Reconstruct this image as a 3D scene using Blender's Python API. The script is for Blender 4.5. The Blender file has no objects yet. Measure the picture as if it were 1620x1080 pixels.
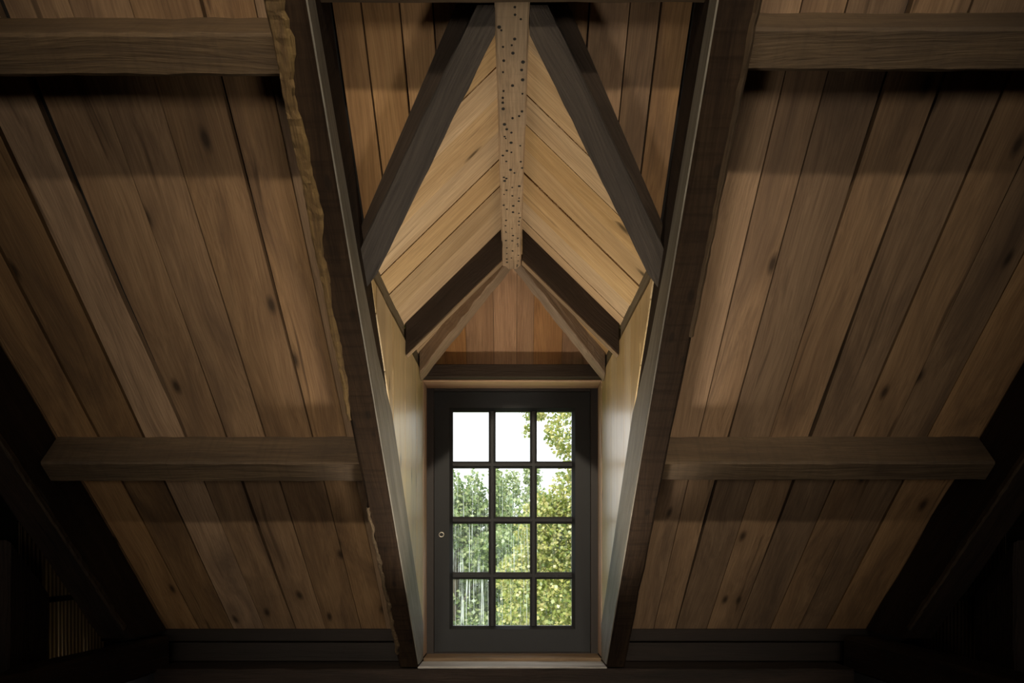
import bpy, bmesh, math, random
import numpy as np
from mathutils import Vector, Matrix

random.seed(7)
rng = np.random.default_rng(11)
scene = bpy.context.scene
C = scene.collection

# ------------------------------------------------------------------ measures
F = 1150.0            # focal length in pixels of the 1620 x 1080 frame
CX, HZ = 810.5, 867.0  # vanishing point of the depth direction
D = 3.79              # metres from the camera to the jamb line of the dormer window
s = D / F             # metres per pixel at that distance
EZ = 1.60             # eye height above the loft floor
T = 0.93              # rise over run of the main roof
PM = math.atan(T)
UPS = Vector((0, -math.cos(PM), math.sin(PM)))      # up the roof slope
NIN = Vector((0, -math.sin(PM), -math.cos(PM)))     # roof normal into the room
ZB0 = 950 * s         # board plane  z = ZB0 - T*y   (above eye level)
ZR0 = 840 * s         # plane of the rafters' inner faces

def V(x, y, z): return Vector((x, y, z + EZ))
def zb(y): return ZB0 - T * y
def zr(y): return ZR0 - T * y

# ------------------------------------------------------------------ camera
cam = bpy.data.cameras.new('camera')
cam.sensor_width = 36.0
cam.lens = F / 1620 * 36
cam.shift_y = (HZ - 540) / 1620
cam.shift_x = -(CX - 810) / 1620
cam.clip_start = 0.05
cam.clip_end = 300
camo = bpy.data.objects.new('camera', cam)
camo.location = (0, 0, EZ)
camo.rotation_euler = (math.pi / 2, 0, 0)
C.objects.link(camo)
scene.camera = camo

# ------------------------------------------------------------------ world, sun, lamps, exposure
w = bpy.data.worlds.new('world'); scene.world = w; w.use_nodes = True
bg = w.node_tree.nodes['Background']
bg.inputs['Color'].default_value = (0.90, 0.95, 1.0, 1)
bg.inputs['Strength'].default_value = 2.3
vs = scene.view_settings
vs.view_transform = 'Standard'; vs.look = 'None'; vs.gamma = 1.0; vs.exposure = 0.0
vs.use_curve_mapping = False

def light(name, kind, loc, energy, color, target=None, **kw):
    d = bpy.data.lights.new(name, kind); d.energy = energy; d.color = color
    for k, v in kw.items(): setattr(d, k, v)
    o = bpy.data.objects.new(name, d); o.location = loc
    if target is not None:
        o.rotation_euler = (Vector(target) - Vector(loc)).to_track_quat('-Z', 'Y').to_euler()
    C.objects.link(o); return o
# sun over the roof from behind the house: lights the trees, never enters the dormer
light('sun', 'SUN', (0, -20, 30), 5.0, (1.0, 0.95, 0.84), (5, 6, 0), angle=0.02)
# spotlight high in the loft behind the camera
light('loft_spot', 'SPOT', V(0, -3.9, 2.80), 1080, (1.0, 0.86, 0.66), V(0, 2.6, 0.80),
      spot_size=math.radians(31), spot_blend=1.0, shadow_soft_size=0.09)
# two soft fill lights added behind the camera, no openings built there
for sx in (-1.65, 1.65):
    light('loft_fill', 'AREA', V(sx, -4.6, -0.35), 4.2, (1.0, 0.90, 0.76), V(sx * .25, 2.6, 0.85),
          shape='RECTANGLE', size=0.8, size_y=1.2, spread=math.radians(44))
# unseen fill light added below the dormer to brighten its ceiling and cheeks
light('dormer_fill', 'SPOT', V(0.0, 2.85, -1.2), 165, (1.0, 0.88, 0.72), V(0, 2.85, 1.2),
      spot_size=math.radians(60), spot_blend=0.8, shadow_soft_size=0.12)

# ------------------------------------------------------------------ materials
def mat(name):
    m = bpy.data.materials.new(name); m.use_nodes = True
    nt = m.node_tree; nt.nodes.clear()
    out = nt.nodes.new('ShaderNodeOutputMaterial')
    return m, nt, out

class NB:
    def __init__(self, nt): self.nt = nt
    def n(self, t, **kw):
        x = self.nt.nodes.new(t)
        for k, v in kw.items(): setattr(x, k, v)
        return x
    def l(self, a, b): self.nt.links.new(a, b)
    def math(self, op, a, b=None, clamp=False):
        x = self.n('ShaderNodeMath', operation=op); x.use_clamp = clamp
        for i, v in enumerate((a, b)):
            if v is None: continue
            if hasattr(v, 'links'): self.l(v, x.inputs[i])
            else: x.inputs[i].default_value = v
        return x.outputs[0]
    def ramp(self, f, stops):
        x = self.n('ShaderNodeValToRGB'); self.l(f, x.inputs[0])
        e = x.color_ramp.elements
        while len(e) < len(stops): e.new(0.5)
        for i, (p, c) in enumerate(stops):
            e[i].position = p
            e[i].color = (c, c, c, 1) if not isinstance(c, tuple) else (*c, 1)
        return x.outputs[0]
    def mix(self, f, a, b, blend='MIX'):
        x = self.n('ShaderNodeMix', data_type='RGBA', blend_type=blend)
        if hasattr(f, 'links'): self.l(f, x.inputs[0])
        else: x.inputs[0].default_value = f
        for i, v in ((6, a), (7, b)):
            if hasattr(v, 'links'): self.l(v, x.inputs[i])
            else: x.inputs[i].default_value = (*v, 1)
        return x.outputs[2]
    def noise(self, vec, scale, detail=4, rough=0.6, dist=0.0):
        x = self.n('ShaderNodeTexNoise'); self.l(vec, x.inputs['Vector'])
        x.inputs['Scale'].default_value = scale; x.inputs['Detail'].default_value = detail
        x.inputs['Roughness'].default_value = rough; x.inputs['Distortion'].default_value = dist
        return x.outputs['Fac']
    def mapping(self, vec, scale):
        x = self.n('ShaderNodeMapping'); self.l(vec, x.inputs['Vector'])
        x.inputs['Scale'].default_value = scale
        return x.outputs['Vector']

def wood(name, light_c, dark_c, stain_c, stain=0.5, knots=0.5, rough=0.75, vary=0.35, bump=0.25,
         saw=0.0, nails=0.0, spec=0.3, cracks=0.5, flat=False, coat=0.0):
    m, nt, out = mat(name); b = NB(nt)
    tc = b.n('ShaderNodeTexCoord'); oi = b.n('ShaderNodeObjectInfo')
    off = b.n('ShaderNodeVectorMath', operation='SCALE')
    off.inputs[0].default_value = (61.0, 37.0, 23.0); b.l(oi.outputs['Random'], off.inputs['Scale'])
    add = b.n('ShaderNodeVectorMath', operation='ADD')
    b.l(tc.outputs['Object'], add.inputs[0]); b.l(off.outputs[0], add.inputs[1])
    co = add.outputs[0]
    warp = b.n('ShaderNodeTexNoise'); b.l(b.mapping(co, (0.9, 3, 3)), warp.inputs['Vector'])
    warp.inputs['Scale'].default_value = 1.4; warp.inputs['Detail'].default_value = 2
    wv = b.n('ShaderNodeVectorMath', operation='SCALE'); b.l(warp.outputs['Color'], wv.inputs[0])
    wv.inputs['Scale'].default_value = 0.09
    wa = b.n('ShaderNodeVectorMath', operation='ADD'); b.l(co, wa.inputs[0]); b.l(wv.outputs[0], wa.inputs[1])
    cow = wa.outputs[0]
    broad = b.noise(b.mapping(cow, (0.9, 14, 14)), 1.0, 4, 0.6, 0.6)
    fine = b.noise(b.mapping(cow, (3.5, 120, 120)), 1.0, 5, 0.65)
    g = b.math('ADD', b.math('MULTIPLY', broad, 0.6), b.math('MULTIPLY', fine, 0.4))
    col = b.mix(b.ramp(g, [(0.36, 0.0), (0.62, 1.0)]), dark_c, light_c)
    col = b.mix(1.0, col, b.ramp(b.noise(b.mapping(cow, (5, 230, 230)), 1.0, 3, 0.6), [(0.30, 0.74), (0.62, 1.08)]), 'MULTIPLY')
    # broad stains
    st = b.noise(b.mapping(cow, (1.1, 5, 5)), 1.0, 5, 0.62, 0.8)
    stf = b.math('MULTIPLY', b.ramp(st, [(0.46, 0.0), (0.70, 1.0)]), stain)
    col = b.mix(stf, col, stain_c)
    # narrow dark streaks with the grain
    sk = b.noise(b.mapping(cow, (0.8, 34, 34)), 1.0, 2, 0.5)
    col = b.mix(b.math('MULTIPLY', b.ramp(sk, [(0.66, 0.0), (0.74, 1.0)]), cracks), col, tuple(c * 0.35 for c in dark_c))
    # knots
    if knots > 0:
        vo = b.n('ShaderNodeTexVoronoi', voronoi_dimensions='2D' if flat else '3D'); b.l(b.mapping(cow, (2.2, 5.4, 5.4)), vo.inputs['Vector'])
        vo.inputs['Scale'].default_value = 1.0
        kd = b.ramp(vo.outputs['Distance'], [(0.03, 1.0), (0.10, 0.0)] if flat else [(0.07, 1.0), (0.17, 0.0)])
        halo = b.ramp(vo.outputs['Distance'], [(0.08, 1.0), (0.30, 0.0)])
        wn = b.n('ShaderNodeSeparateColor'); b.l(vo.outputs['Color'], wn.inputs[0])
        has = b.math('LESS_THAN', wn.outputs[0], knots)
        col = b.mix(b.math('MULTIPLY', b.math('MULTIPLY', halo, has), 0.35), col, tuple(c * 0.6 for c in dark_c))
        col = b.mix(b.math('MULTIPLY', b.math('MULTIPLY', kd, has), 0.9), col, tuple(c * 0.16 for c in dark_c))
    # saw marks across the grain
    hgt = b.math('ADD', fine, b.math('MULTIPLY', sk, -0.4))
    if saw > 0:
        sw = b.noise(b.mapping(co, (60, 3, 3)), 1.0, 2, 0.5)
        col = b.mix(b.math('MULTIPLY', b.ramp(sw, [(0.5, 0.0), (0.7, 1.0)]), saw), col, tuple(c * 0.5 for c in dark_c))
        hgt = b.math('ADD', hgt, b.math('MULTIPLY', sw, saw))
    if nails > 0:
        v2 = b.n('ShaderNodeTexVoronoi'); b.l(b.mapping(co, (9, 18, 18)), v2.inputs['Vector'])
        v2.inputs['Scale'].default_value = 1.0
        nd = b.ramp(v2.outputs['Distance'], [(0.13, 1.0), (0.22, 0.0)])
        col = b.mix(b.math('MULTIPLY', nd, nails), col, (0.006, 0.005, 0.004))
    # piece by piece variation
    wn2 = b.n('ShaderNodeTexWhiteNoise', noise_dimensions='1D')
    b.l(b.math('MULTIPLY', oi.outputs['Random'], 91.7), wn2.inputs['W'])
    hs = b.n('ShaderNodeHueSaturation')
    b.l(b.math('ADD', b.math('MULTIPLY', wn2.outputs['Value'], vary), 1 - vary / 2), hs.inputs['Value'])
    b.l(b.math('ADD', b.math('MULTIPLY', oi.outputs['Random'], 0.24), 0.88), hs.inputs['Saturation'])
    b.l(col, hs.inputs['Color'])
    p = b.n('ShaderNodeBsdfPrincipled')
    b.l(hs.outputs[0], p.inputs['Base Color'])
    p.inputs['Roughness'].default_value = rough
    p.inputs['Specular IOR Level'].default_value = spec
    bp = b.n('ShaderNodeBump'); bp.inputs['Strength'].default_value = bump; bp.inputs['Distance'].default_value = 0.01
    b.l(hgt, bp.inputs['Height']); b.l(bp.outputs[0], p.inputs['Normal'])
    p.inputs['Coat Weight'].default_value = coat; p.inputs['Coat Roughness'].default_value = 0.28
    b.l(p.outputs[0], out.inputs[0])
    return m

def plain(name, col, rough=0.6, metal=0.0, spec=0.4, var=0.15):
    m, nt, out = mat(name); b = NB(nt)
    tc = b.n('ShaderNodeTexCoord')
    n = b.noise(tc.outputs['Object'], 9, 4)
    c = b.mix(n, tuple(x * (1 - var) for x in col), tuple(x * (1 + var) for x in col))
    p = b.n('ShaderNodeBsdfPrincipled'); b.l(c, p.inputs['Base Color'])
    p.inputs['Roughness'].default_value = rough; p.inputs['Metallic'].default_value = metal
    p.inputs['Specular IOR Level'].default_value = spec
    b.l(p.outputs[0], out.inputs[0]); return m

M = {}
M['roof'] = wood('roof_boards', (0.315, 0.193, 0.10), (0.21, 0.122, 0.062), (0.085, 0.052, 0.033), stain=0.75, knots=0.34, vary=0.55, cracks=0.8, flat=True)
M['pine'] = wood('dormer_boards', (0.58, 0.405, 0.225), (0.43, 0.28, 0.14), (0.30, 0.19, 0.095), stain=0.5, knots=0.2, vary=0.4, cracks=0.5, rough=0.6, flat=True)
M['cheek'] = wood('cheek_boards', (0.74, 0.58, 0.33), (0.60, 0.44, 0.23), (0.46, 0.33, 0.17), stain=0.35, knots=0.10, vary=0.16, cracks=0.5, rough=0.4, spec=0.5, coat=0.5, flat=True)
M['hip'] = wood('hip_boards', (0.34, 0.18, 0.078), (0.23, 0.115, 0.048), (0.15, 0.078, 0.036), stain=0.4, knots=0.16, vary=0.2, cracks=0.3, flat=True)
M['rafter'] = wood('old_rafter', (0.040, 0.025, 0.015), (0.018, 0.011, 0.007), (0.022, 0.015, 0.011), stain=0.7, knots=0.3, vary=0.1, saw=0.45, nails=0.5, bump=0.5, spec=0.12, rough=0.9)
M['purlin'] = wood('old_purlin', (0.112, 0.075, 0.042), (0.056, 0.036, 0.021), (0.04, 0.029, 0.02), stain=0.6, knots=0.4, vary=0.2, saw=0.2, bump=0.4)
M['ridge'] = wood('ridge_timber', (0.36, 0.255, 0.16), (0.24, 0.165, 0.10), (0.17, 0.13, 0.09), stain=0.5, knots=0.1, vary=0.0, saw=0.15, bump=0.35)
M['valley'] = wood('charred_valley', (0.074, 0.058, 0.045), (0.028, 0.022, 0.017), (0.024, 0.020, 0.018), stain=0.4, knots=0.05, vary=0.1, bump=0.9, cracks=0.8)
M['darkrafter'] = wood('dark_dormer_rafter', (0.05, 0.034, 0.023), (0.028, 0.019, 0.013), (0.02, 0.014, 0.01), stain=0.4, knots=0.1, vary=0.1, bump=0.4)
M['hiprafter'] = wood('hip_rafter_wood', (0.30, 0.215, 0.14), (0.17, 0.115, 0.072), (0.07, 0.05, 0.035), stain=0.5, knots=0.25, vary=0.1, bump=0.5, cracks=0.8)
M['greyplate'] = wood('grey_plate', (0.20, 0.17, 0.12), (0.13, 0.105, 0.07), (0.08, 0.065, 0.045), stain=0.5, knots=0.1, vary=0.1, bump=0.4)
M['greyface'] = wood('silver_grey_face', (0.29, 0.265, 0.215), (0.17, 0.15, 0.118), (0.09, 0.078, 0.06), stain=0.55, knots=0.1, vary=0.0, bump=0.6, cracks=0.8, rough=0.6)
M['truss'] = wood('black_truss', (0.042, 0.026, 0.018), (0.018, 0.011, 0.008), (0.007, 0.006, 0.005), stain=0.7, knots=0.2, vary=0.1, bump=0.6)
M['sill'] = wood('weathered_sill', (0.55, 0.52, 0.49), (0.34, 0.31, 0.28), (0.11, 0.095, 0.085), stain=0.4, knots=0.2, vary=0.0, bump=0.6, cracks=0.9)
M['trim'] = wood('pink_trim', (0.70, 0.50, 0.36), (0.58, 0.38, 0.25), (0.30, 0.18, 0.11), stain=0.3, knots=0.0, vary=0.05, cracks=0.2, rough=0.5)
M['bark'] = wood('yellow_bark', (0.27, 0.18, 0.078), (0.13, 0.08, 0.038), (0.06, 0.04, 0.025), stain=0.7, knots=0.6, vary=0.0, saw=0.3, bump=1.0)
M['wallwood'] = wood('dark_wall_boards', (0.018, 0.012, 0.009), (0.010, 0.007, 0.005), (0.01, 0.007, 0.006), stain=0.5, knots=0.2, vary=0.4)
M['floorwood'] = wood('floor_boards', (0.34, 0.24, 0.15), (0.24, 0.16, 0.10), (0.08, 0.05, 0.03), stain=0.4, knots=0.2, vary=0.3)
M['backing'] = plain('dark_backing', (0.012, 0.009, 0.007), 0.9)
M['paint'] = plain('charcoal_paint', (0.019, 0.020, 0.022), 0.50, spec=0.25, var=0.1)
M['frame'] = plain('brown_black_frame', (0.024, 0.018, 0.016), 0.55, var=0.15)
M['metal'] = plain('worn_steel', (0.45, 0.43, 0.38), 0.35, metal=1.0)
M['iron'] = plain('black_iron', (0.008, 0.007, 0.006), 0.8)
M['sheet'] = plain('corrugated_tan', (0.34, 0.27, 0.17), 0.6, var=0.3)
def sheetmat(name, col, tr):
    m, nt, out = mat(name); b = NB(nt)
    tc = b.n('ShaderNodeTexCoord'); n = b.noise(b.mapping(tc.outputs['Object'], (8, 8, 3)), 1.0, 4)
    c = b.mix(n, tuple(x * .6 for x in col), tuple(x * 1.3 for x in col))
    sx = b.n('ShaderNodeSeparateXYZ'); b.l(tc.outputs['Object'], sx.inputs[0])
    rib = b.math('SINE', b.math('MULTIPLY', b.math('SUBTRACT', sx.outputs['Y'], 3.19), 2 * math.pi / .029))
    c = b.mix(b.ramp(rib, [(0.0, 0.75), (0.6, 0.0)]), c, tuple(x * .25 for x in col))     # rib shading painted in as dark stripes
    d = b.n('ShaderNodeBsdfDiffuse'); b.l(c, d.inputs[0]); tl = b.n('ShaderNodeBsdfTranslucent'); b.l(c, tl.inputs[0])
    mx = b.n('ShaderNodeMixShader'); mx.inputs[0].default_value = tr
    b.l(d.outputs[0], mx.inputs[1]); b.l(tl.outputs[0], mx.inputs[2]); b.l(mx.outputs[0], out.inputs[0]); return m
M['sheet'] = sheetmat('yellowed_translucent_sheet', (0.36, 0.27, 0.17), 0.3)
M['sheet_dim'] = sheetmat('dimmed_translucent_sheet', (0.16, 0.11, 0.075), 0.18)  # darker copy of the sheet, dimmer light on that side put into the colour
M['grass'] = plain('lawn', (0.16, 0.24, 0.06), 0.9, var=0.4)
M['trunk'] = plain('tree_bark', (0.10, 0.075, 0.055), 0.9, var=0.4)

def leafmat(name, a, bcol, c):
    m, nt, out = mat(name); b = NB(nt)
    ge = b.n('ShaderNodeNewGeometry')
    col = b.ramp(ge.outputs['Random Per Island'], [(0.0, a), (0.55, bcol), (1.0, c)])
    d = b.n('ShaderNodeBsdfDiffuse'); b.l(col, d.inputs[0])
    t = b.n('ShaderNodeBsdfTranslucent'); b.l(col, t.inputs[0])
    g = b.n('ShaderNodeBsdfGlossy'); g.inputs['Roughness'].default_value = 0.45
    g.inputs['Color'].default_value = (0.8, 0.85, 0.9, 1)
    m1 = b.n('ShaderNodeMixShader'); m1.inputs[0].default_value = 0.4
    b.l(d.outputs[0], m1.inputs[1]); b.l(t.outputs[0], m1.inputs[2])
    m2 = b.n('ShaderNodeMixShader'); m2.inputs[0].default_value = 0.06
    b.l(m1.outputs[0], m2.inputs[1]); b.l(g.outputs[0], m2.inputs[2])
    b.l(m2.outputs[0], out.inputs[0]); return m
M['leaf_yellow'] = leafmat('yellow_green_leaf', (0.15, 0.22, 0.035), (0.37, 0.39, 0.085), (0.60, 0.53, 0.20))
M['leaf_green'] = leafmat('fresh_green_leaf', (0.10, 0.17, 0.045), (0.25, 0.33, 0.10), (0.46, 0.50, 0.24))
M['leaf_pale'] = leafmat('pale_green_leaf', (0.14, 0.21, 0.075), (0.31, 0.38, 0.15), (0.50, 0.52, 0.30))

def glassmat():
    m, nt, out = mat('old_glass'); b = NB(nt)
    tc = b.n('ShaderNodeTexCoord'); oi = b.n('ShaderNodeObjectInfo')
    at = b.n('ShaderNodeAttribute', attribute_type='OBJECT', attribute_name='streak')
    off = b.n('ShaderNodeVectorMath', operation='SCALE'); off.inputs[0].default_value = (13, 0, 7)
    b.l(oi.outputs['Random'], off.inputs['Scale'])
    ad = b.n('ShaderNodeVectorMath', operation='ADD'); b.l(tc.outputs['Object'], ad.inputs[0]); b.l(off.outputs[0], ad.inputs[1])
    n1 = b.noise(b.mapping(ad.outputs[0], (150, 1, 2.2)), 1.0, 3, 0.6, 0.15)
    n2 = b.noise(b.mapping(ad.outputs[0], (16, 1, 5)), 1.0, 3, 0.6)
    line = b.ramp(n1, [(0.54, 0.0), (0.62, 1.0)])
    patch = b.ramp(n2, [(0.36, 0.0), (0.58, 1.0)])
    f = b.math('MULTIPLY', b.math('MULTIPLY', line, patch), at.outputs['Fac'])
    f = b.math('ADD', f, b.math('MULTIPLY', at.outputs['Fac'], 0.05), clamp=True)
    tr = b.n('ShaderNodeBsdfTransparent'); tr.inputs[0].default_value = (0.95, 0.97, 0.96, 1)
    gl = b.n('ShaderNodeBsdfGlossy'); gl.inputs['Roughness'].default_value = 0.03
    fr = b.n('ShaderNodeFresnel'); fr.inputs['IOR'].default_value = 1.25
    m1 = b.n('ShaderNodeMixShader'); b.l(fr.outputs[0], m1.inputs[0]); b.l(tr.outputs[0], m1.inputs[1]); b.l(gl.outputs[0], m1.inputs[2])
    dirt = b.n('ShaderNodeBsdfTranslucent'); dirt.inputs[0].default_value = (0.95, 0.95, 0.93, 1)
    m2 = b.n('ShaderNodeMixShader'); b.l(f, m2.inputs[0]); b.l(m1.outputs[0], m2.inputs[1]); b.l(dirt.outputs[0], m2.inputs[2])
    b.l(m2.outputs[0], out.inputs[0]); return m
M['glass'] = glassmat()

# ------------------------------------------------------------------ builders
def link(name, me, m, parent=None, mw=None, smooth=False):
    if m is not None: me.materials.append(M[m])
    if smooth:
        me.polygons.foreach_set('use_smooth', [True] * len(me.polygons))
    o = bpy.data.objects.new(name, me); C.objects.link(o)
    if parent is not None: o.parent = parent
    if mw is not None:
        o.matrix_basis = (parent_world(parent).inverted() @ mw) if parent is not None else mw
    return o
def parent_world(o):
    mw = o.matrix_basis.copy()
    while o.parent is not None:
        o = o.parent; mw = o.matrix_basis @ mw
    return mw
def frame(o, x, z):
    x = x.normalized(); z = (z - x * z.dot(x)).normalized(); y = z.cross(x)
    m = Matrix((x, y, z)).transposed().to_4x4(); m.translation = o
    return m
def tag(o, label, cat, group=None):
    o['label'] = label; o['category'] = cat
    if group: o['group'] = group
    return o
def struct(o): o['kind'] = 'structure'; return o
def empty(name, loc, parent=None):
    o = bpy.data.objects.new(name, None); o.empty_display_size = 0.1
    if parent is not None: o.parent = parent
    o.location = loc; C.objects.link(o); return o

def finish(bm):
    bmesh.ops.recalc_face_normals(bm, faces=bm.faces)
    me = bpy.data.meshes.new('mesh'); bm.to_mesh(me); bm.free(); return me

def bar(name, A, B, up, w, h, m, parent=None, segs=14, jit=0.004, ch=0.008, smooth=False, endA=None, endB=None):
    """beam whose axis runs A to B; up is the direction of its h side; hewn edges by jitter.
    endA / endB = world planes (point, normal) the ends are cut along"""
    mw = frame(A, B - A, up); L = (B - A).length
    inv = mw.inverted(); inv3 = inv.to_3x3()
    pts = [(-w/2+ch, -h/2), (w/2-ch, -h/2), (w/2, -h/2+ch), (w/2, h/2-ch), (w/2-ch, h/2), (-w/2+ch, h/2), (-w/2, h/2-ch), (-w/2, -h/2+ch)]
    def cut(pl, y, z):
        p, n = inv @ pl[0], inv3 @ pl[1]
        return p.x - (n.y * (y - p.y) + n.z * (z - p.z)) / n.x
    bm = bmesh.new(); rings = []
    for i in range(segs + 1):
        t = i / segs
        oy, oz = random.gauss(0, jit * 0.5), random.gauss(0, jit * 0.5)
        r = []
        for (y, z) in pts:
            yy = y + (random.gauss(0, jit * 0.5) + oy if 0 < i < segs else 0)
            zz = z + (random.gauss(0, jit * 0.5) + oz if 0 < i < segs else 0)
            x0 = cut(endA, yy, zz) if endA else 0.0
            x1 = cut(endB, yy, zz) if endB else L
            r.append(bm.verts.new((x0 + (x1 - x0) * t, yy, zz)))
        rings.append(r)
    for a, b in zip(rings, rings[1:]):
        for k in range(8):
            bm.faces.new((a[k], a[(k+1) % 8], b[(k+1) % 8], b[k]))
    bm.faces.new(list(reversed(rings[0]))); bm.faces.new(rings[-1])
    return link(name, finish(bm), m, parent, mw, smooth)

def prism(name, pts, n, t, m, grain, parent=None, bev=0.0):
    """flat polygon pts (world), thickened by t along n; local x = grain"""
    mw = frame(pts[0], grain, n); inv = mw.inverted()
    a = [inv @ p for p in pts]; off = inv.to_3x3() @ (n.normalized() * t)
    bm = bmesh.new()
    va = [bm.verts.new(p) for p in a]; vb = [bm.verts.new(p + off) for p in a]
    bm.faces.new(va); bm.faces.new(list(reversed(vb)))
    k = len(a)
    for i in range(k):
        bm.faces.new((va[i], vb[i], vb[(i+1) % k], va[(i+1) % k]))
    if bev > 0:
        bmesh.ops.recalc_face_normals(bm, faces=bm.faces)
        bmesh.ops.bevel(bm, geom=list(bm.edges), offset=bev, segments=1, affect='EDGES')
    return link(name, finish(bm), m, parent, mw)

def boxw(name, x0, x1, y0, y1, z0, z1, m, parent=None, grain=Vector((1, 0, 0)), bev=0.004):
    """axis aligned box, z relative to eye level"""
    pts = [V(x0, y0, z0), V(x1, y0, z0), V(x1, y1, z0), V(x0, y1, z0)]
    if abs(grain.z) > 0.5:
        pts = [V(x0, y0, z0), V(x0, y0, z1), V(x1, y0, z1), V(x1, y0, z0)]
        return prism(name, pts, Vector((0, 1, 0)), y1 - y0, m, grain, parent, bev)
    return prism(name, pts, Vector((0, 0, 1)), z1 - z0, m, grain, parent, bev)

def clip(poly, a, b, c):
    """keep a*x + b*y <= c"""
    out = []
    for i, p in enumerate(poly):
        q = poly[(i + 1) % len(poly)]
        fp, fq = a*p[0] + b*p[1] - c, a*q[0] + b*q[1] - c
        if fp <= 0: out.append(p)
        if (fp < 0 < fq) or (fq < 0 < fp):
            t = fp / (fp - fq); out.append((p[0] + t*(q[0]-p[0]), p[1] + t*(q[1]-p[1])))
    return out

def strip_plank(xa, xb, y0, y1a, y1b, parent, gapa=0.0015, gapb=0.0015, t=0.026, wane=None, lift=0.0, st=16):
    """roof plank lying in the board plane between x = xa..xb, from y0 (ridge) to y1a / y1b (eaves)"""
    org = Vector((xa, y0, zb(y0) + EZ)); down = -UPS
    mw = frame(org, down, -NIN); inv = mw.inverted()
    bm = bmesh.new(); rows = []
    pa, pb = random.uniform(0, 9), random.uniform(0, 9)
    for i in range(st + 1):
        k = i / st
        ya = y0 + (y1a - y0) * k; yb_ = y0 + (y1b - y0) * k
        ja = gapa + 0.0012 * math.sin(pa + ya * 3.1) + random.uniform(0, 0.0012)
        jb = gapb + 0.0012 * math.sin(pb + yb_ * 2.7) + random.uniform(0, 0.0012)
        if wane:   # (side, y centre, half length, depth)
            for (sd, yc, hl, dp) in wane:
                e = max(0.0, 1 - ((ya - yc) / hl) ** 2) * dp * random.uniform(0.75, 1.0)
                if sd == 'a': ja += e
                else: jb += e
        A = Vector((xa + ja, ya, zb(ya) + EZ)) + NIN * lift; B = Vector((xb - jb, yb_, zb(yb_) + EZ)) + NIN * lift
        rows.append([bm.verts.new(inv @ p) for p in (A, B, B - NIN * t, A - NIN * t)])
    for a, b in zip(rows, rows[1:]):
        for q in range(4): bm.faces.new((a[q], a[(q+1) % 4], b[(q+1) % 4], b[q]))
    bm.faces.new(rows[0]); bm.faces.new(list(reversed(rows[-1])))
    return link('plank', finish(bm), 'roof', parent, mw)

# ------------------------------------------------------------------ main roof
RX = 142 * s                     # inner side of the two rafters that flank the dormer
RW = 28 * s                      # their width
YR = -2.0                        # ridge of the barn
YE = 1.035 * D                   # eaves
XW = 655 * s                     # side walls
YV0, YV1 = 0.480 * D, 0.612 * D  # where dormer ridge / dormer eaves meet the main roof
def yval(x): return YV0 + (YV1 - YV0) * abs(x) / (144 * s)

def slab(bm, pts, n, t):
    va = [bm.verts.new(p) for p in pts]; vb = [bm.verts.new(p + n * t) for p in pts]
    bm.faces.new(va); bm.faces.new(list(reversed(vb)))
    for i in range(len(pts)):
        j = (i + 1) % len(pts); bm.faces.new((va[i], vb[i], vb[j], va[j]))
def R(x, y, o=0.0): return Vector((x, y, zb(y) + EZ)) - NIN * o
bm = bmesh.new()
for sg in (-1, 1):
    slab(bm, [R(sg*RX*1.03, YR, .027), R(sg*XW*1.1, YR, .027), R(sg*XW*1.1, YE+.25, .027), R(sg*RX*1.03, YE+.25, .027)], -NIN, 0.03)
    slab(bm, [R(0, YR, .027), R(sg*RX*1.03, YR, .027), R(sg*RX*1.03, yval(RX), .027), R(0, YV0, .027)], -NIN, 0.03)
ceiling = struct(link('ceiling', finish(bm), 'backing'))

left = [-655, -600, -548, -498, -445, -395, -344, -297, -241, -200, -171]
right = [171, 225, 261, 310, 358, 411, 455, 500, 565, 610, 655]
wl = {3: [('b', 1.9, .7, .006)], 4: [('a', 2.2, 1.5, .006), ('b', 1.75, .75, .028), ('b', 2.45, .35, .014)],
      2: [('b', 2.6, .8, .007)], 5: [('a', 2.75, .3, .012), ('b', 3.3, .5, .012)], 7: [('b', 1.9, .9, .004)]}
for i, (a, b_) in enumerate(zip(left, left[1:])):
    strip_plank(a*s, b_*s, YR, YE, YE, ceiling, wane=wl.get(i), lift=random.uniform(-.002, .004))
wr = {2: [('b', 1.7, .6, .008)], 3: [('b', 2.3, .8, .006), ('a', 2.0, .4, .005)], 4: [('a', 3.0, .5, .012)], 6: [('b', 3.2, .4, .010)],
      1: [('b', 3.2, .5, .012)]}
for i, (a, b_) in enumerate(zip(right, right[1:])):
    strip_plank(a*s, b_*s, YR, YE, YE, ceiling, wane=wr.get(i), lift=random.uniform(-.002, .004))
mid = [-141, -118, -88, -62, -30, 0, 34, 60, 92, 116, 141]
for a, b_ in zip(mid, mid[1:]):
    strip_plank(a*s, b_*s, YR, yval(a*s), yval(b_*s), ceiling, lift=random.uniform(-.002, .003))

# the other half of the loft, behind the camera
YB = 2 * YR - YE
bm = bmesh.new()
def RB(x, y, o=0.0):
    return Vector((x, y, ZB0 - T * (2 * YR - y) + EZ + o))
slab(bm, [RB(-XW*1.1, YR + .05), RB(XW*1.1, YR + .05), RB(XW*1.1, YB - .25), RB(-XW*1.1, YB - .25)], Vector((0, 0, 1)), 0.05)
struct(link('ceiling_back', finish(bm), 'roof'))

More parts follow.
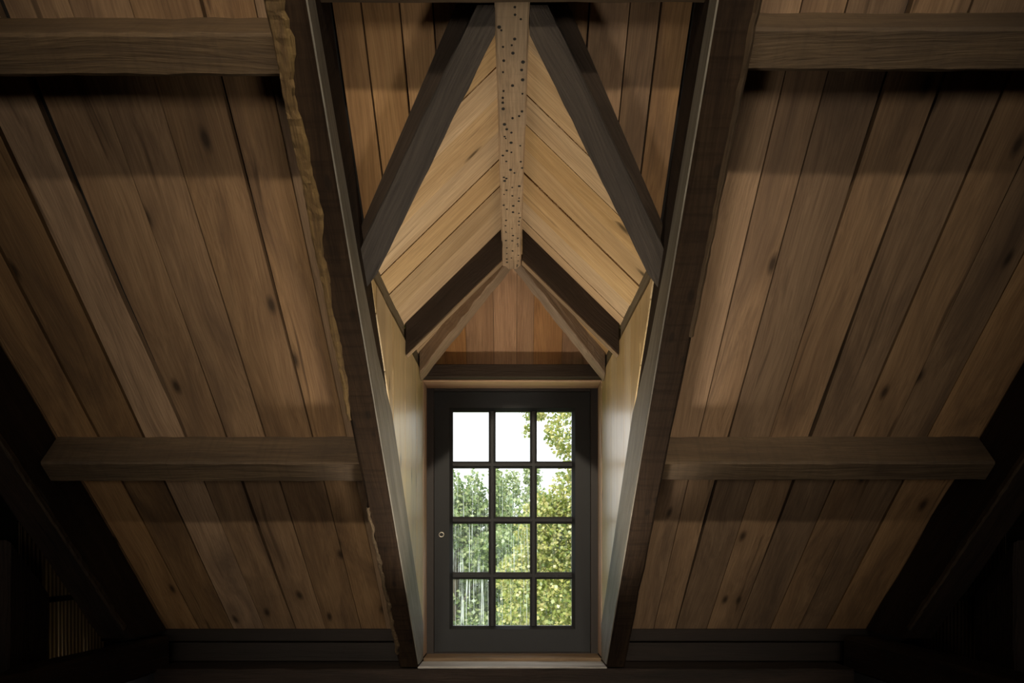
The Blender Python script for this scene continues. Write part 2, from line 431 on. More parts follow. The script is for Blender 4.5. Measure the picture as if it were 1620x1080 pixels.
# ------------------------------------------------------------------ walls and floor
bm = bmesh.new()
slab(bm, [V(-XW*1.1, YB-.2, -EZ), V(XW*1.1, YB-.2, -EZ), V(XW*1.1, YE+.3, -EZ), V(-XW*1.1, YE+.3, -EZ)], Vector((0, 0, -1)), 0.1)
floor = struct(link('floor', finish(bm), 'backing'))
nfl = 22
for i in range(nfl):
    x0 = -XW*1.05 + 2*XW*1.05*i/nfl; x1 = -XW*1.05 + 2*XW*1.05*(i+1)/nfl
    boxw('plank', x0+.002, x1-.002, YB-.1, 1.06*D, -EZ, -EZ+.02, 'floorwood', floor, Vector((0, 1, 0)), 0)
for sg, nm in ((-1, 'wall_left'), (1, 'wall_right')):
    bm = bmesh.new()
    x = sg * (XW + .03)
    ypk = YR
    prof = [V(x, YB-.2, -EZ), V(x, YE+.3, -EZ), V(x, YE+.3, -.95), V(x, 3.2, -.95), V(x, 3.2, zb(3.2)+.08), V(x, YR, zb(YR)+.1), V(x, YB-.2, zb(YE+.2)+.1)]
    slab(bm, prof, Vector((sg, 0, 0)), 0.08)
    wall = struct(link(nm, finish(bm), 'backing'))
    ys = [0.9]
    while ys[-1] < 3.2: ys.append(ys[-1] + random.uniform(.17, .24))
    for a, b_ in zip(ys, ys[1:]):
        if a > 3.2: break
        prism('plank', [V(x, a+.002, -EZ+.02), V(x, b_-.002, -EZ+.02), V(x, b_-.002, zb(b_)-.02), V(x, a+.002, zb(a)-.02)],
              Vector((-sg, 0, 0)), .022, 'wallwood', Vector((0, 0, 1)), wall)
    # corrugated sheet nailed on the wall near the eaves
    bm = bmesh.new(); n = 150; y0, y1 = 3.19, 3.90
    prev = None
    for i in range(n + 1):
        y = y0 + (y1 - y0) * i / n
        xx = sg * (XW + .012 - .007 * (1 + math.sin(2 * math.pi * (y - y0) / .029)))
        top = zb(y) - .004
        cur = [bm.verts.new(V(xx, y, -1.0)), bm.verts.new(V(xx, y, top)), bm.verts.new(V(xx + sg*.002, y, -1.0)), bm.verts.new(V(xx + sg*.002, y, top))]
        if prev:
            bm.faces.new((prev[0], cur[0], cur[1], prev[1])); bm.faces.new((prev[2], prev[3], cur[3], cur[2]))
            bm.faces.new((prev[1], cur[1], cur[3], prev[3])); bm.faces.new((prev[0], prev[2], cur[2], cur[0]))
        prev = cur
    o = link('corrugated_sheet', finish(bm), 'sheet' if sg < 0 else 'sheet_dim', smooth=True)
    tag(o, 'tan corrugated sheet on the side wall below the %s rafter' % ('bark-edge side' if sg < 0 else 'plain dark side'), 'corrugated sheet')
    rail = boxw('wall_rail', min(sg*(XW-.035), sg*(XW-.006)), max(sg*(XW-.035), sg*(XW-.006)), 3.12, 3.60, -.25, -.225, 'truss', None, Vector((0, 1, 0)))
    tag(rail, 'thin dark rail across the corrugated sheet on the %s' % ('bark-edge side' if sg < 0 else 'plain dark side'), 'rail')

# low wall at the eaves under the boards
bm = bmesh.new()
for x0, x1 in ((-XW*1.1, XW*1.1),):
    slab(bm, [V(x0, 1.04*D, -EZ), V(x1, 1.04*D, -EZ), V(x1, 1.04*D, -181*s), V(x0, 1.04*D, -181*s)], Vector((0, 1, 0)), .1)
for sg in (-1, 1):
    slab(bm, [V(sg*RX, 1.025*D, -190*s), V(sg*XW*1.1, 1.025*D, -190*s), V(sg*XW*1.1, 1.025*D, zb(1.0*D)), V(sg*RX, 1.025*D, zb(1.0*D))], Vector((0, 1, 0)), .1)
wall_front = struct(link('wall_front', finish(bm), 'wallwood'))
for sg in (-1, 1):
    xs = sorted((sg*170*s, sg*XW))
    boxw('board', xs[0], xs[1], 1.005*D, 1.022*D, -148*s, -128*s, 'wallwood', wall_front)
    boxw('board', xs[0], xs[1], 1.012*D, 1.022*D, -181*s, -150*s, 'wallwood', wall_front)
bm = bmesh.new()
slab(bm, [V(-XW*1.1, YB-.12, -EZ), V(XW*1.1, YB-.12, -EZ), V(XW*1.1, YB-.12, -.2), V(-XW*1.1, YB-.12, -.2)], Vector((0, -1, 0)), .1)
struct(link('wall_back', finish(bm), 'wallwood'))

# ------------------------------------------------------------------ dormer shell
ZE, ZRG = 296 * s, 437 * s        # dormer eaves and ridge of the board ceiling
DS = (ZRG - ZE) / (144 * s)
YH0 = 0.925 * D                   # ridge end, where the hip starts
def yhip(x): return YH0 + (D - YH0) * abs(x) / (144 * s)
seams = {-1: [.46, .554, .591, .642, .687, .735, .782, .835, .885, .945, 1.0], 1: [.46, .535, .59, .630, .668, .713, .768, .812, .862, .915, .965, 1.0]}
for sg, nm in ((-1, 'ceiling_dormer_left'), (1, 'ceiling_dormer_right')):
    nout = Vector((sg * DS, 0, 1)).normalized()
    def P3(x, y, o=0.0): return V(sg * x, y, ZRG - DS * x) + nout * o
    bm = bmesh.new()
    slab(bm, [P3(0, YV0+.025, .02), P3(0, YH0+.01, .02), P3(152*s, D*1.03, .02), P3(152*s, YV1+.04, .02)], nout, .03)
    cl = struct(link(nm, finish(bm), 'backing'))
    ss = seams[sg]
    for a, b_ in zip(ss, ss[1:]):
        poly = [(4*s, a*D+.001), (148*s, a*D+.001), (148*s, b_*D-.002), (4*s, b_*D-.002)]
        k = (YV1 - YV0) / (144*s); poly = clip(poly, k, -1, -YV0 - 0.004)
        k = (D - YH0) / (144*s)
        if poly: poly = clip(poly, -k, 1, YH0 + .012)
        if len(poly) < 3: continue
        lf = random.uniform(-.007, 0)
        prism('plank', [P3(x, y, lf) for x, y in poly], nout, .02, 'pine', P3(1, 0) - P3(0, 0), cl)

# hip over the window
HS = (ZRG - ZE) / (D - YH0)
nh = Vector((0, HS, 1)).normalized()
def PH(x, y, o=0.0): return V(x, y, ZRG - HS * (y - YH0)) + nh * o
bm = bmesh.new()
slab(bm, [PH(0, YH0, .02), PH(-150*s, D*1.004, .02), PH(150*s, D*1.004, .02)], nh, .03)
hipc = struct(link('ceiling_dormer_hip', finish(bm), 'backing'))
hx = [-144, -105, -72, -29, 7, 33, 78, 112, 144]
for a, b_ in zip(hx, hx[1:]):
    poly = [(a*s+.001, YH0), (b_*s-.001, YH0), (b_*s-.001, D*1.012), (a*s+.001, D*1.012)]
    k = (D - YH0) / (144*s)
    poly = clip(poly, k, -1, -YH0 + .01); poly = clip(poly, -k, -1, -YH0 + .01) if poly else poly
    if len(poly) < 3: continue
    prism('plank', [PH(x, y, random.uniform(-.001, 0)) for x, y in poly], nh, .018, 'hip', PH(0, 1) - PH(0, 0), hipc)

# cheeks
cseams = {-1: [.595, .66, .705, .751, .795, .835, .885, .935, 1.0], 1: [.595, .65, .70, .757, .80, .858, .905, .950, 1.0]}
for sg, nm in ((-1, 'wall_dormer_left'), (1, 'wall_dormer_right')):
    bm = bmesh.new(); xo = sg * 148 * s
    slab(bm, [V(xo, .58*D, zb(.58*D)), V(xo, 1.07*D, -185*s), V(xo, 1.07*D, ZE+.05), V(xo, .58*D, ZE+.05)], Vector((sg, 0, 0)), .05)
    wd = struct(link(nm, finish(bm), 'backing'))
    ss = cseams[sg]
    for a, b_ in zip(ss, ss[1:]):
        ya, yb_ = a*D + .0012, b_*D - .0012
        poly = [(ya, -200*s), (yb_, -200*s), (yb_, 275*s), (ya, 275*s)]
        poly = clip(poly, -T, -1, -ZB0 - .002)      # z >= board plane
        if len(poly) < 3: continue
        dx = random.uniform(0, .0025)
        prism('plank', [V(sg*(141.2*s + dx), y, z) for y, z in poly], Vector((sg, 0, 0)), .02, 'cheek', Vector((0, 0, 1)), wd, 0.0015)

# ------------------------------------------------------------------ timbers
SIDE = {-1: 'bark-edged rafter', 1: 'plain dark rafter'}
# the two rafters beside the dormer
for sg in (-1, 1):
    yA, yB = -0.6, .950 * D
    xm = sg * (RX + RW / 2)
    dep = (ZB0 - ZR0) * math.cos(PM)
    A = V(xm, yA, (zb(yA) + zr(yA)) / 2); B = V(xm, yB, (zb(yB) + zr(yB)) / 2)
    o = bar('rafter', A, B, NIN, RW, dep - .002, 'rafter', segs=40, jit=.0018, ch=.010,
            endB=(V(0, .95*D, -179*s), Vector((0, 0, 1))))
    yf = [.36*D, .951*D]
    zz_ = lambda yd, k: zr(yd*D) + (zb(yd*D) - zr(yd*D)) * k
    side_pts = [V(sg*RX, y_*D, z_) for y_, z_ in ((.36, zz_(.36, .012)), (.9495, zz_(.9495, .012)), (.9985, zz_(.9495, .012)), (.9985, zz_(.9985, .99)),
                (.74, zz_(.74, .99)), (.66, zz_(.66, .62)), (.58, zz_(.58, .42)), (.36, zz_(.36, .22)))]
    fc = prism('side_face', side_pts, Vector((-sg, 0, 0)), .0045, 'greyface', UPS, o)
    fc['label'] = 'silver-grey weathered inner side of the rafter'
    tag(o, ('heavy old rafter with yellow waney bark edge beside the dormer' if sg < 0 else
            'heavy dark sawn rafter without bark edge beside the dormer'), 'rafter', 'rafters beside the dormer')
    if sg < 0:
        def ribbon(ya, yb_, wa, wb, m, n=110):
            bm = bmesh.new(); prev = None
            for i in range(n + 1):
                k = i / n; y = ya + (yb_ - ya) * k
                wd_ = (wa + (wb - wa) * k) * (.92 + .16*math.sin(k*23) + .13*math.sin(k*61 + 1) + random.uniform(-.06, .06))
                x0_ = -(RX + RW) - .0045 - .0015*math.sin(k*40) - random.uniform(0, .0008)
                base = V(0, y, zr(y))
                cur = []
                for q, (fx_, h_) in enumerate(((0, -.05), (0, -.012), (.12, .003), (.45, .007), (.8, .006), (1.0, .0005))):
                    pt = base + NIN * (h_ + random.gauss(0, .0014)); pt.x = x0_ + (wd_ + .004) * fx_ + random.gauss(0, .001)
                    cur.append(bm.verts.new(pt))
                if prev:
                    for q in range(5): bm.faces.new((prev[q], prev[q+1], cur[q+1], cur[q]))
                prev = cur
            me = finish(bm); mw = frame(V(-(RX + RW), ya, zr(ya)), -UPS, NIN)
            me.transform(mw.inverted())
            return link('bark_edge', me, m, o, mw)
        bk = ribbon(.30*D, .66*D, .075, .012, 'bark'); bk['label'] = 'rough yellow bark edge'
        ribbon(.74*D, .93*D, .010, .020, 'bark', 60)
    else:
        A2 = V(RX + RW - .004, .30*D, zr(.30*D) + .012); B2 = V(RX + RW - .003, .6*D, zr(.6*D) + .013)
        bar('wane_strip', A2, B2, NIN, .018, .028, 'purlin', o, segs=60, jit=.0015, ch=.007)

# purlins between the rafters and the trusses
def purlin(x0, x1, py, a, b_, label, m='purlin', end0=None, end1=None, group='purlins under the roof boards'):
    yd = 950 / ((HZ - py) + 1069.5)
    y = yd * D
    top = Vector((0, y, zb(y) + EZ))                  # upslope face meets the boards here
    c = top - UPS * (b_ / 2) + NIN * (a / 2 - .004)
    o = bar('purlin', Vector((x0, c.y, c.z)), Vector((x1, c.y, c.z)), NIN, b_, a, m, segs=24, jit=.0014, ch=.007, endA=end0, endB=end1)
    return tag(o, label, 'purlin', group)
XP = 548 * s
XI = RX + RW
purlin(-XP, -XI - .002, 690, .165, .098, 'weathered purlin between bark-edged rafter and truss, halfway down the roof')
purlin(XI + .002, 561*s, 690, .165, .092, 'weathered purlin between plain dark rafter and truss, halfway down the roof')
purlin(-549*s, -XI - .003, 28, .165, .092, 'knotty purlin high on the roof, butting the bark-edged rafter')
purlin(XI + .003, 561*s, 20, .165, .092, 'purlin high on the roof, butting the plain dark rafter')
# trimmer across the top of the dormer opening
yh = 0.466 * D
Z0 = zb(yh) - 50 * s
c = Vector((0, yh, Z0 + EZ)) + UPS * .05 - NIN * (.165 / 2)
o = bar('trimmer', Vector((-RX, c.y, c.z)), Vector((RX, c.y, c.z)), NIN, .10, .165, 'purlin', segs=12, jit=.001)
tag(o, 'short cross timber over the top end of the dormer ridge beam', 'beam')

# dormer ridge beam
yA, yB = .462 * D, .917 * D
o = bar('ridge_beam', V(0, yA, 422*s), V(-1.2*s, yB, 422*s), Vector((0, 0, 1)), 26.4*s, 34*s, 'ridge', segs=20, jit=.0009, ch=.005)
tag(o, 'pale ridge beam peppered with nail holes under the dormer roof', 'beam')
bm = bmesh.new()
for i in range(78):
    t = (i + random.random()) / 78; lane = random.choice((-1, 1, 1, -1, 0))
    x = lane * 8.2 * s + random.gauss(0, 1.2 * s); y = yA + .03 + t * (yB - yA - .05)
    r = random.uniform(.003, .006); zz = 405 * s - .0022
    ctr = bm.verts.new(V(x, y, zz - .0006)); ring = [bm.verts.new(V(x + r*math.cos(k*math.pi/3), y + r*1.3*math.sin(k*math.pi/3), zz + .002)) for k in range(6)]
    for k in range(6): bm.faces.new((ctr, ring[k], ring[(k+1) % 6]))
nh_o = link('nail_heads', finish(bm), 'iron'); nh_o.parent = o
nh_o.matrix_basis = o.matrix_basis.inverted(); nh_o['kind'] = 'stuff'

# valley timbers of the dormer
for sg in (-1, 1):
    off = 36 * s
    def U(px, py):
        yd = (950 - 36) / ((HZ - py) + 1069.5)
        return V(sg * (CX - px) * yd * s, yd * D, (HZ - py) * yd * s)
    pts = [U(570.5, 395), U(580, 455), U(597, 432), U(783.2, 55), U(783.2, 8), U(755, 8)]
    th = off * math.cos(PM) + .02
    g = pts[3] - pts[2]
    mw = frame(pts[0], g, -NIN); inv = mw.inverted()
    # body with subdivided long edges
    bm = bmesh.new()
    n = 16
    la = [pts[2].lerp(pts[3], i/n) for i in range(n+1)]
    lb = [pts[0].lerp(pts[5], i/n) for i in range(n+1)]
    side = (pts[0] - pts[2]).normalized()
    for i in range(1, n):
        la[i] = la[i] + side * random.gauss(0, .0011); lb[i] = lb[i] + side * random.gauss(0, .0012)
    rows = []
    for a, b_ in zip(la, lb):
        rows.append([bm.verts.new(inv @ p) for p in (a, b_, b_ - NIN * th, a - NIN * th)])
    for a, b_ in zip(rows, rows[1:]):
        for q in range(4): bm.faces.new((a[q], a[(q+1) % 4], b_[(q+1) % 4], b_[q]))
    v1 = [bm.verts.new(inv @ p) for p in (pts[1], pts[1] - NIN * th)]
    r0 = rows[0]
    bm.faces.new((r0[0], v1[0], r0[1])); bm.faces.new((r0[3], r0[2], v1[1]))
    bm.faces.new((r0[0], r0[3], v1[1], v1[0])); bm.faces.new((r0[1], v1[0], v1[1], r0[2]))
    v2 = [bm.verts.new(inv @ p) for p in (pts[4], pts[4] - NIN * th)]
    r1 = rows[-1]
    bm.faces.new((r1[0], r1[1], v2[0])); bm.faces.new((r1[3], v2[1], r1[2]))
    bm.faces.new((r1[0], v2[0], v2[1], r1[3])); bm.faces.new((r1[1], r1[2], v2[1], v2[0]))
    o = link('valley_beam', finish(bm), 'valley', None, mw)
    def U2(px, py, dz=10):
        yd = (950 - dz) / ((HZ - py) + 1069.5)
        return V(sg * (CX - px) * yd * s, yd * D, (HZ - py) * yd * s)
    sp = [U2(571, 394), U2(565.5, 372), U2(722, 8), U2(757, 8)]
    prism('shade_strip', sp, -NIN, .02, 'darkrafter', sp[3] - sp[0], o)  # dark strip added for the shaded side of the timber and its shadow
    tag(o, 'dark rough valley timber slanting from ridge beam to the %s' % SIDE[sg], 'beam', 'valley timbers')

# plates along the dormer eaves, plank rafters, hip rafters
for sg in (-1, 1):
    xs = sorted((sg*143*s, sg*160*s))
    k = 0
    for (a, b_) in ((.622, .835), (.847, .985)):
        o = boxw('eaves_plate', xs[0], xs[1], a*D, b_*D, 275.5*s, 299*s, 'greyplate', None, Vector((0, 1, 0)))
        tag(o, ('long grey plate along the dormer eaves on the %s side' if k == 0 else 'short grey plate by the window corner on the %s side') % ('bark-edged rafter' if sg < 0 else 'plain rafter'), 'beam')
        k += 1
    # plank rafter
    y0 = .835 * D
    def Q(x, z): return V(sg*x*s, y0, z*s)
    pts = [Q(141, 297.5), Q(141, 256), Q(13.4, 256 + DS*127.6), Q(13.4, 297.5 + DS*127.6)]
    o = prism('dormer_rafter', pts, Vector((0, 1, 0)), .045, 'darkrafter', pts[2] - pts[1], None, .002)
    tag(o, 'dark plank rafter from ridge beam to dormer eaves on the %s side' % ('bark-edged rafter' if sg < 0 else 'plain rafter'), 'rafter', 'dark dormer plank rafters')
    edge = prism('under_edge', [Q(140.9, 255.8), Q(13.6, 255.8 + DS*127.3), Q(13.6, 255.8 + DS*127.3) + Vector((0, .045, 0)), Q(140.9, 255.8) + Vector((0, .045, 0))],
                 Vector((-sg*DS, 0, -1)), .004, 'hiprafter', pts[2] - pts[1], o)
    edge['label'] = 'pale lower edge strip'
    # hip rafter
    A = V(sg*12*s, .917*D, 418*s); B = V(sg*139*s, .966*D, 281*s)
    o = bar('hip_rafter', A, B, Vector((0, 0, 1)), .066, .088, 'hiprafter', segs=14, jit=.003, ch=.006,
            endB=(V(sg*140.5*s, D, 0), Vector((1, 0, 0))))
    tag(o, 'split weathered hip rafter above the window on the %s side' % ('bark-edged rafter' if sg < 0 else 'plain rafter'), 'rafter', 'hip rafters')

# window head beam and trims
o = boxw('head_beam', -141*s, 141*s, .985*D, 1.055*D, 266.5*s, 287*s, 'darkrafter', None)
tag(o, 'dark beam over the window head under the hip boards', 'beam')
struct(boxw('trim_1', -141*s, 141*s, .998*D, 1.06*D, 263.5*s, 266.4*s, 'trim', None))
for i, sg in enumerate((-1, 1)):
    xs = sorted((sg*141*s, sg*150*s))
    struct(boxw('trim_%d' % (i + 2), xs[0], xs[1], 1.001*D, 1.06*D, -173*s, 272*s, 'trim', None, Vector((0, 0, 1))))
struct(boxw('trim_4', -141*s, 141*s, 1.0*D, 1.06*D, -181*s, -173.5*s, 'hiprafter', None))
# wall plate
o = bar('wall_plate', V(-540*s, 1.001*D, -206*s), V(515*s, 1.001*D, -206*s), Vector((0, 0, 1)), .096*D, 48*s, 'truss', segs=40, jit=.002, ch=.006)
tag(o, 'dark plate timber along the eaves under the dormer window', 'beam')
struct(boxw('window_sill_1', -143*s, 143*s, .952*D, .9995*D, -181.5*s, -178.5*s, 'sill', None))

# ------------------------------------------------------------------ trusses at the sides
for sg in (-1, 1):
    X0 = 550 * s if sg < 0 else 562 * s
    WD = 48 * s
    yA, yB = .2 * D, .985 * D
    xm = sg * (X0 + WD / 2)
    dep = .25
    cA = V(xm, yA, zb(yA)) + NIN * (dep / 2 - .003); cB = V(xm, yB, zb(yB)) + NIN * (dep / 2 - .003)
    sd = 'bark-edged rafter' if sg < 0 else 'plain dark rafter'
    o = bar('principal_rafter', cA, cB, NIN, WD, dep, 'truss', segs=30, jit=.003, ch=.012,
            endB=(V(0, .96*D, -130*s), Vector((0, 0, 1))))
    tag(o, 'blackened principal rafter against the side wall next to the %s bay' % sd, 'rafter', 'truss timbers')
    wn_ = bar('wane_strip', V(sg*X0 + sg*.006, .66*D, zr(.66*D) + .02), V(sg*X0 + sg*.008, .9*D, zr(.9*D) + .03), NIN, .014, .03, 'purlin', o, segs=40, jit=.0016, ch=.005)
    # post under it
    y0, y1 = .775 * D, .845 * D
    xs = sorted((sg * 617 * s, sg * 648 * s))
    xm2 = (xs[0] + xs[1]) / 2
    o = bar('post', V(xm2, (y0+y1)/2, -EZ + .02), V(xm2, (y0+y1)/2, zr(y0) - .03), Vector((0, 1, 0)), xs[1]-xs[0], y1-y0, 'truss', segs=16, jit=.003, ch=.012,
            endB=(V(xm2, (y0+y1)/2, zr((y0+y1)/2) - .004), -NIN))
    tag(o, 'blackened post under the principal rafter next to the %s bay' % sd, 'post', 'truss timbers')
    # tie beam
    xs = sorted((sg * 535 * s, sg * 572 * s)) if sg < 0 else sorted((sg * 517 * s, sg * 572 * s))
    xm2 = (xs[0] + xs[1]) / 2
    o = bar('tie_beam', V(xm2, .3*D, -162*s), V(xm2, .985*D, -162*s), Vector((0, 0, 1)), xs[1]-xs[0], 50*s, 'truss', segs=24, jit=.003, ch=.012)
    tag(o, 'dark tie beam running out from the wall plate below the %s bay truss' % sd, 'beam', 'truss timbers')

# ------------------------------------------------------------------ window
YW = 1.045
def wx(px): return (px - 811.5) * YW * s
def wz(py): return (HZ - py) * YW * s
win = struct(empty('window_1', V(0, YW*D, wz(1037))))
win['label'] = 'charcoal painted dormer casement with twelve panes'
x0, x1, z0, z1 = wx(676), wx(947), wz(1037), wz(614)
fx = wx(688) - x0
yF, yS = YW*D - .012, YW*D
def wbox(name, a, b_, c, d, y0, y1, m, parent, grain, bev=.002):
    return boxw(name, a, b_, y0, y1, c, d, m, parent, grain, bev)
gz, gx = Vector((0, 0, 1)), Vector((1, 0, 0))
wbox('jamb', x0 - .006, x0 + fx, z0, z1 + .01, yF, yF + .10, 'frame', win, gz)
wbox('jamb', x1 - fx, x1 + .006, z0, z1 + .01, yF, yF + .10, 'frame', win, gz)
wbox('head_jamb', x0 + fx, x1 - fx, z1 - .018, z1 + .01, yF, yF + .10, 'frame', win, gx)
wbox('frame_sill', x0 + fx, x1 - fx, z0, z0 + .02, yF, yF + .10, 'frame', win, gx)
# sash: four members with a bevelled glazing edge, one mesh
ox0, ox1, oz0, oz1 = wx(717), wx(906), wz(990), wz(650)
sx0, sx1, sz0, sz1 = x0 + fx + .001, x1 - fx - .001, z0 + .021, z1 - .019
bm = bmesh.new()
bv = 5 * s * YW
def loop(xa, xb, za, zb_, y): return [bm.verts.new(V(x, y, z)) for x, z in ((xa, za), (xb, za), (xb, zb_), (xa, zb_))]
loops = [loop(sx0, sx1, sz0, sz1, yS + .045), loop(sx0, sx1, sz0, sz1, yS), loop(ox0 - bv, ox1 + bv, oz0 - bv, oz1 + bv, yS),
         loop(ox0, ox1, oz0, oz1, yS + .018), loop(ox0, ox1, oz0, oz1, yS + .045)]
for a, b_ in zip(loops, loops[1:] + loops[:1]):
    for q in range(4): bm.faces.new((a[q], a[(q+1) % 4], b_[(q+1) % 4], b_[q]))
sash = link('sash', finish(bm), 'paint', win, Matrix.Identity(4))
# muntins with a moulded section: bevelled edges and a raised flat middle
def muntin(vert, c, lo, hi):
    hw = 5.6 * s * YW
    prof = [(-hw, .030), (-hw, .014), (-hw*.45, .010), (-hw*.4, .003), (hw*.4, .003), (hw*.45, .010), (hw, .014), (hw, .030)]
    bm = bmesh.new(); ra, rb = [], []
    for u, d in prof:
        if vert:
            ra.append(bm.verts.new(V(c + u, yS + d, lo))); rb.append(bm.verts.new(V(c + u, yS + d, hi)))
        else:
            ra.append(bm.verts.new(V(lo, yS + d + .0005, c + u))); rb.append(bm.verts.new(V(hi, yS + d + .0005, c + u)))
    for k in range(8): bm.faces.new((ra[k], ra[(k+1) % 8], rb[(k+1) % 8], rb[k]))
    bm.faces.new(ra); bm.faces.new(list(reversed(rb)))
    return link('muntin', finish(bm), 'paint', sash, Matrix.Identity(4))
mxs = [wx(779.5), wx(845)]; mzs = [wz(734.5), wz(822.5), wz(910.5)]
for c in mxs: muntin(True, c, oz0, oz1)
for c in mzs: muntin(False, c, ox0, ox1)
cols = [ox0] + mxs + [ox1]; rows_ = [oz1] + mzs + [oz0]
streak = [[.05, .08, .05], [.55, .35, .08], [.9, .55, .15], [1.0, .45, .15]]
for r in range(4):
    for c in range(3):
        e = .0035
        xa = cols[c] + (0.012 if c else -.001); xb = cols[c+1] - (.012 if c < 2 else -.001)
        za = rows_[r+1] + (.012 if r < 3 else -.001); zt = rows_[r] - (.012 if r else -.001)
        bm = bmesh.new()
        vv = [bm.verts.new(p) for p in (V(xa, yS+.022, za), V(xb, yS+.022, za), V(xb, yS+.022, zt), V(xa, yS+.022, zt))]
        bm.faces.new(vv)
        me = finish(bm)
        mw = Matrix.Translation(V((xa+xb)/2, yS + .022, (za+zt)/2))
        me.transform(mw.inverted())
        p = link('pane', me, 'glass', sash, mw); p['streak'] = streak[r][c]
# lock ring
bm = bmesh.new(); n, k = 24, 8
Rr, rr = .0125, .0045
vs_ = [[bm.verts.new((Rr*math.cos(a) + rr*math.cos(b_)*math.cos(a), rr*math.sin(b_), Rr*math.sin(a) + rr*math.cos(b_)*math.sin(a)))
        for b_ in [2*math.pi*j/k for j in range(k)]] for a in [2*math.pi*i/n for i in range(n)]]
for i in range(n):
    for j in range(k):
        bm.faces.new((vs_[i][j], vs_[(i+1) % n][j], vs_[(i+1) % n][(j+1) % k], vs_[i][(j+1) % k]))
lk = link('lock_ring', finish(bm), 'metal', sash, Matrix.Translation(V(wx(699.5), yS - .002, wz(845.5))), True)
lk['label'] = 'small steel ring around the keyhole'

# ------------------------------------------------------------------ outdoors
GZ = -4.4
bm = bmesh.new()
slab(bm, [V(-45, 5.2, GZ), V(45, 5.2, GZ), V(45, 70, GZ), V(-45, 70, GZ)], Vector((0, 0, -1)), .2)
struct(link('ground', finish(bm), 'grass'))

def leaves_mesh(centres, radii, n, size, name):
    """leaf quads scattered through a set of clumps, each leaf a folded kite"""
    centres = np.array(centres); radii = np.array(radii)
    wgt = radii.prod(axis=1) ** 0.7; idx = rng.choice(len(centres), n, p=wgt / wgt.sum())
    d = rng.normal(size=(n, 3)); d /= np.linalg.norm(d, axis=1)[:, None]
    rad = rng.uniform(0.35, 1.0, (n, 1)) ** 0.6
    pos = centres[idx] + d * radii[idx] * rad
    ax = rng.normal(size=(n, 3)) * 0.8 + np.array([0, -0.2, -0.7]); ax /= np.linalg.norm(ax, axis=1)[:, None]
    nr = rng.normal(size=(n, 3)) * 0.7 + np.array([0, -0.6, 0.7])
    sd = np.cross(ax, nr); sd /= np.linalg.norm(sd, axis=1)[:, None] + 1e-9
    up = np.cross(sd, ax)
    L = size * rng.uniform(.6, 1.3, (n, 1)); W = L * 0.42
    v = np.empty((n, 4, 3))
    v[:, 0] = pos; v[:, 1] = pos + ax * L * .5 + sd * W + up * W * .25
    v[:, 2] = pos + ax * L; v[:, 3] = pos + ax * L * .5 - sd * W + up * W * .25
    me = bpy.data.meshes.new(name)
    me.vertices.add(4 * n); me.vertices.foreach_set('co', v.reshape(-1))
    me.loops.add(4 * n); me.loops.foreach_set('vertex_index', np.arange(4 * n, dtype=np.int32))
    me.polygons.add(n); me.polygons.foreach_set('loop_start', np.arange(0, 4 * n, 4, dtype=np.int32))
    me.update(calc_edges=True); me.validate()
    return me

def tree(base, crown, crad, leafm, label, n, size, nclump=26, extra=(), clump=.42, name='tree'):
    bx, by = base
    root = tag(empty(name, V(bx, by, GZ)), label, 'tree')
    cx, cy, cz = crown; rx, ry, rz = crad
    cs, rs = [], []
    for i in range(nclump):
        d = rng.normal(size=3); d /= np.linalg.norm(d); k = rng.uniform(.25, .92)
        cs.append((cx + d[0]*rx*k, cy + d[1]*ry*k, cz + d[2]*rz*k)); f = rng.uniform(.7, 1.25) * clump
        rs.append((f*rx*.8, f*ry*.8, f*rz*.55))
    for e in extra: cs.append(e[0]); rs.append(e[1])
    loc = [(c[0]-bx, c[1]-by, c[2]-GZ) for c in cs]
    fo = link('foliage', leaves_mesh(loc, rs, n, size, 'foliage'), leafm, root); fo['kind'] = 'stuff'
    # trunk and limbs
    tr = bar('trunk', V(bx, by, GZ), V(cx, cy, cz + rz*.3), Vector((0, 1, 0)), .22, .22, 'trunk', root, segs=10, jit=.02, ch=.06)
    for c in cs[:nclump:3]:
        p0 = V(bx + (cx-bx)*.6, by + (cy-by)*.6, GZ + (cz-GZ)*.75)
        bar('limb', p0, V(*c), Vector((0.1, .9, .2)), .022, .022, 'trunk', root, segs=5, jit=.01, ch=.006)
    return root

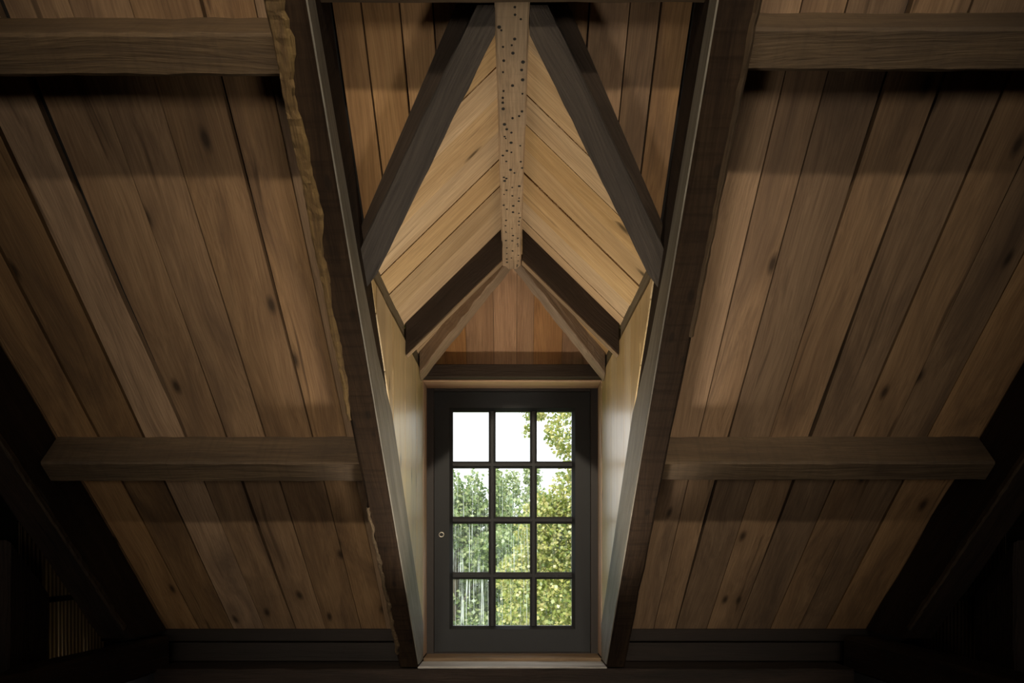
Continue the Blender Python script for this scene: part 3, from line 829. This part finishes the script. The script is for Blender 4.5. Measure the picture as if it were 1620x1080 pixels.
tree((2.6, 10.2), (1.55, 9.6, -.25), (1.55, 1.5, 2.1), 'leaf_yellow', 'sunlit yellow-green tree close outside the dormer window', 70000, .052, 40,
     extra=[((.30, 9.2, 1.72), (.16, .2, .10)), ((.08, 9.2, 1.78), (.10, .15, .05)), ((.2, 9.2, 1.5), (.07, .1, .09)), ((.55, 9.3, .05), (.55, .5, .6)), ((.35, 9.0, -.75), (.55, .5, .45)), ((.1, 9.2, -.35), (.35, .4, .3)), ((.8, 9.3, 1.5), (.4, .4, .4)), ((.9, 9.2, .7), (.45, .5, .5))], clump=.34)
tree((-1.6, 14.2), (-1.05, 14.0, -.55), (1.5, 1.4, 2.0), 'leaf_green', 'leafy green tree with a loose top outside the streaked panes', 26000, .08, 34, clump=.34,
     extra=[((-.75, 14, 1.0), (.25, .3, .55)), ((-.3, 14, 1.1), (.15, .3, .5)), ((-1.1, 14, 1.1), (.15, .3, .4)), ((-.05, 14, .55), (.3, .3, .5)), ((.3, 14.2, .25), (.35, .3, .4)), ((-.35, 14, 1.35), (.1, .2, .25))])
tree((.7, 18.0), (.6, 17.9, -.2), (1.5, 1.4, 2.1), 'leaf_pale', 'pale green tree between the yellow-green and the leafy tree', 26000, .085, 34, clump=.34,
     extra=[((.5, 17.9, 1.8), (.24, .3, .38)), ((0, 17.9, 1.5), (.25, .3, .45)), ((-.3, 17.9, 1.1), (.3, .4, .5))])
tree((-5.6, 15.5), (-5.6, 15.2, -.8), (2.0, 1.8, 2.2), 'leaf_green', 'broad green tree standing apart beside the leafy one', 9000, .13, 22)
tree((5.6, 14.5), (5.4, 14.2, -.4), (2.0, 1.8, 2.6), 'leaf_yellow', 'tall yellow-green tree standing beyond the close one', 9000, .13, 22)
tree((-3.2, 22), (-3.0, 22, -1.4), (2.4, 1.5, 2.6), 'leaf_pale', 'far pale tree filling the gap behind the leafy tree', 9000, .15, 22)
tree((2.8, 22), (2.7, 22, -1.2), (2.4, 1.5, 2.7), 'leaf_green', 'far green tree filling the gap behind the yellow-green one', 9000, .15, 22)
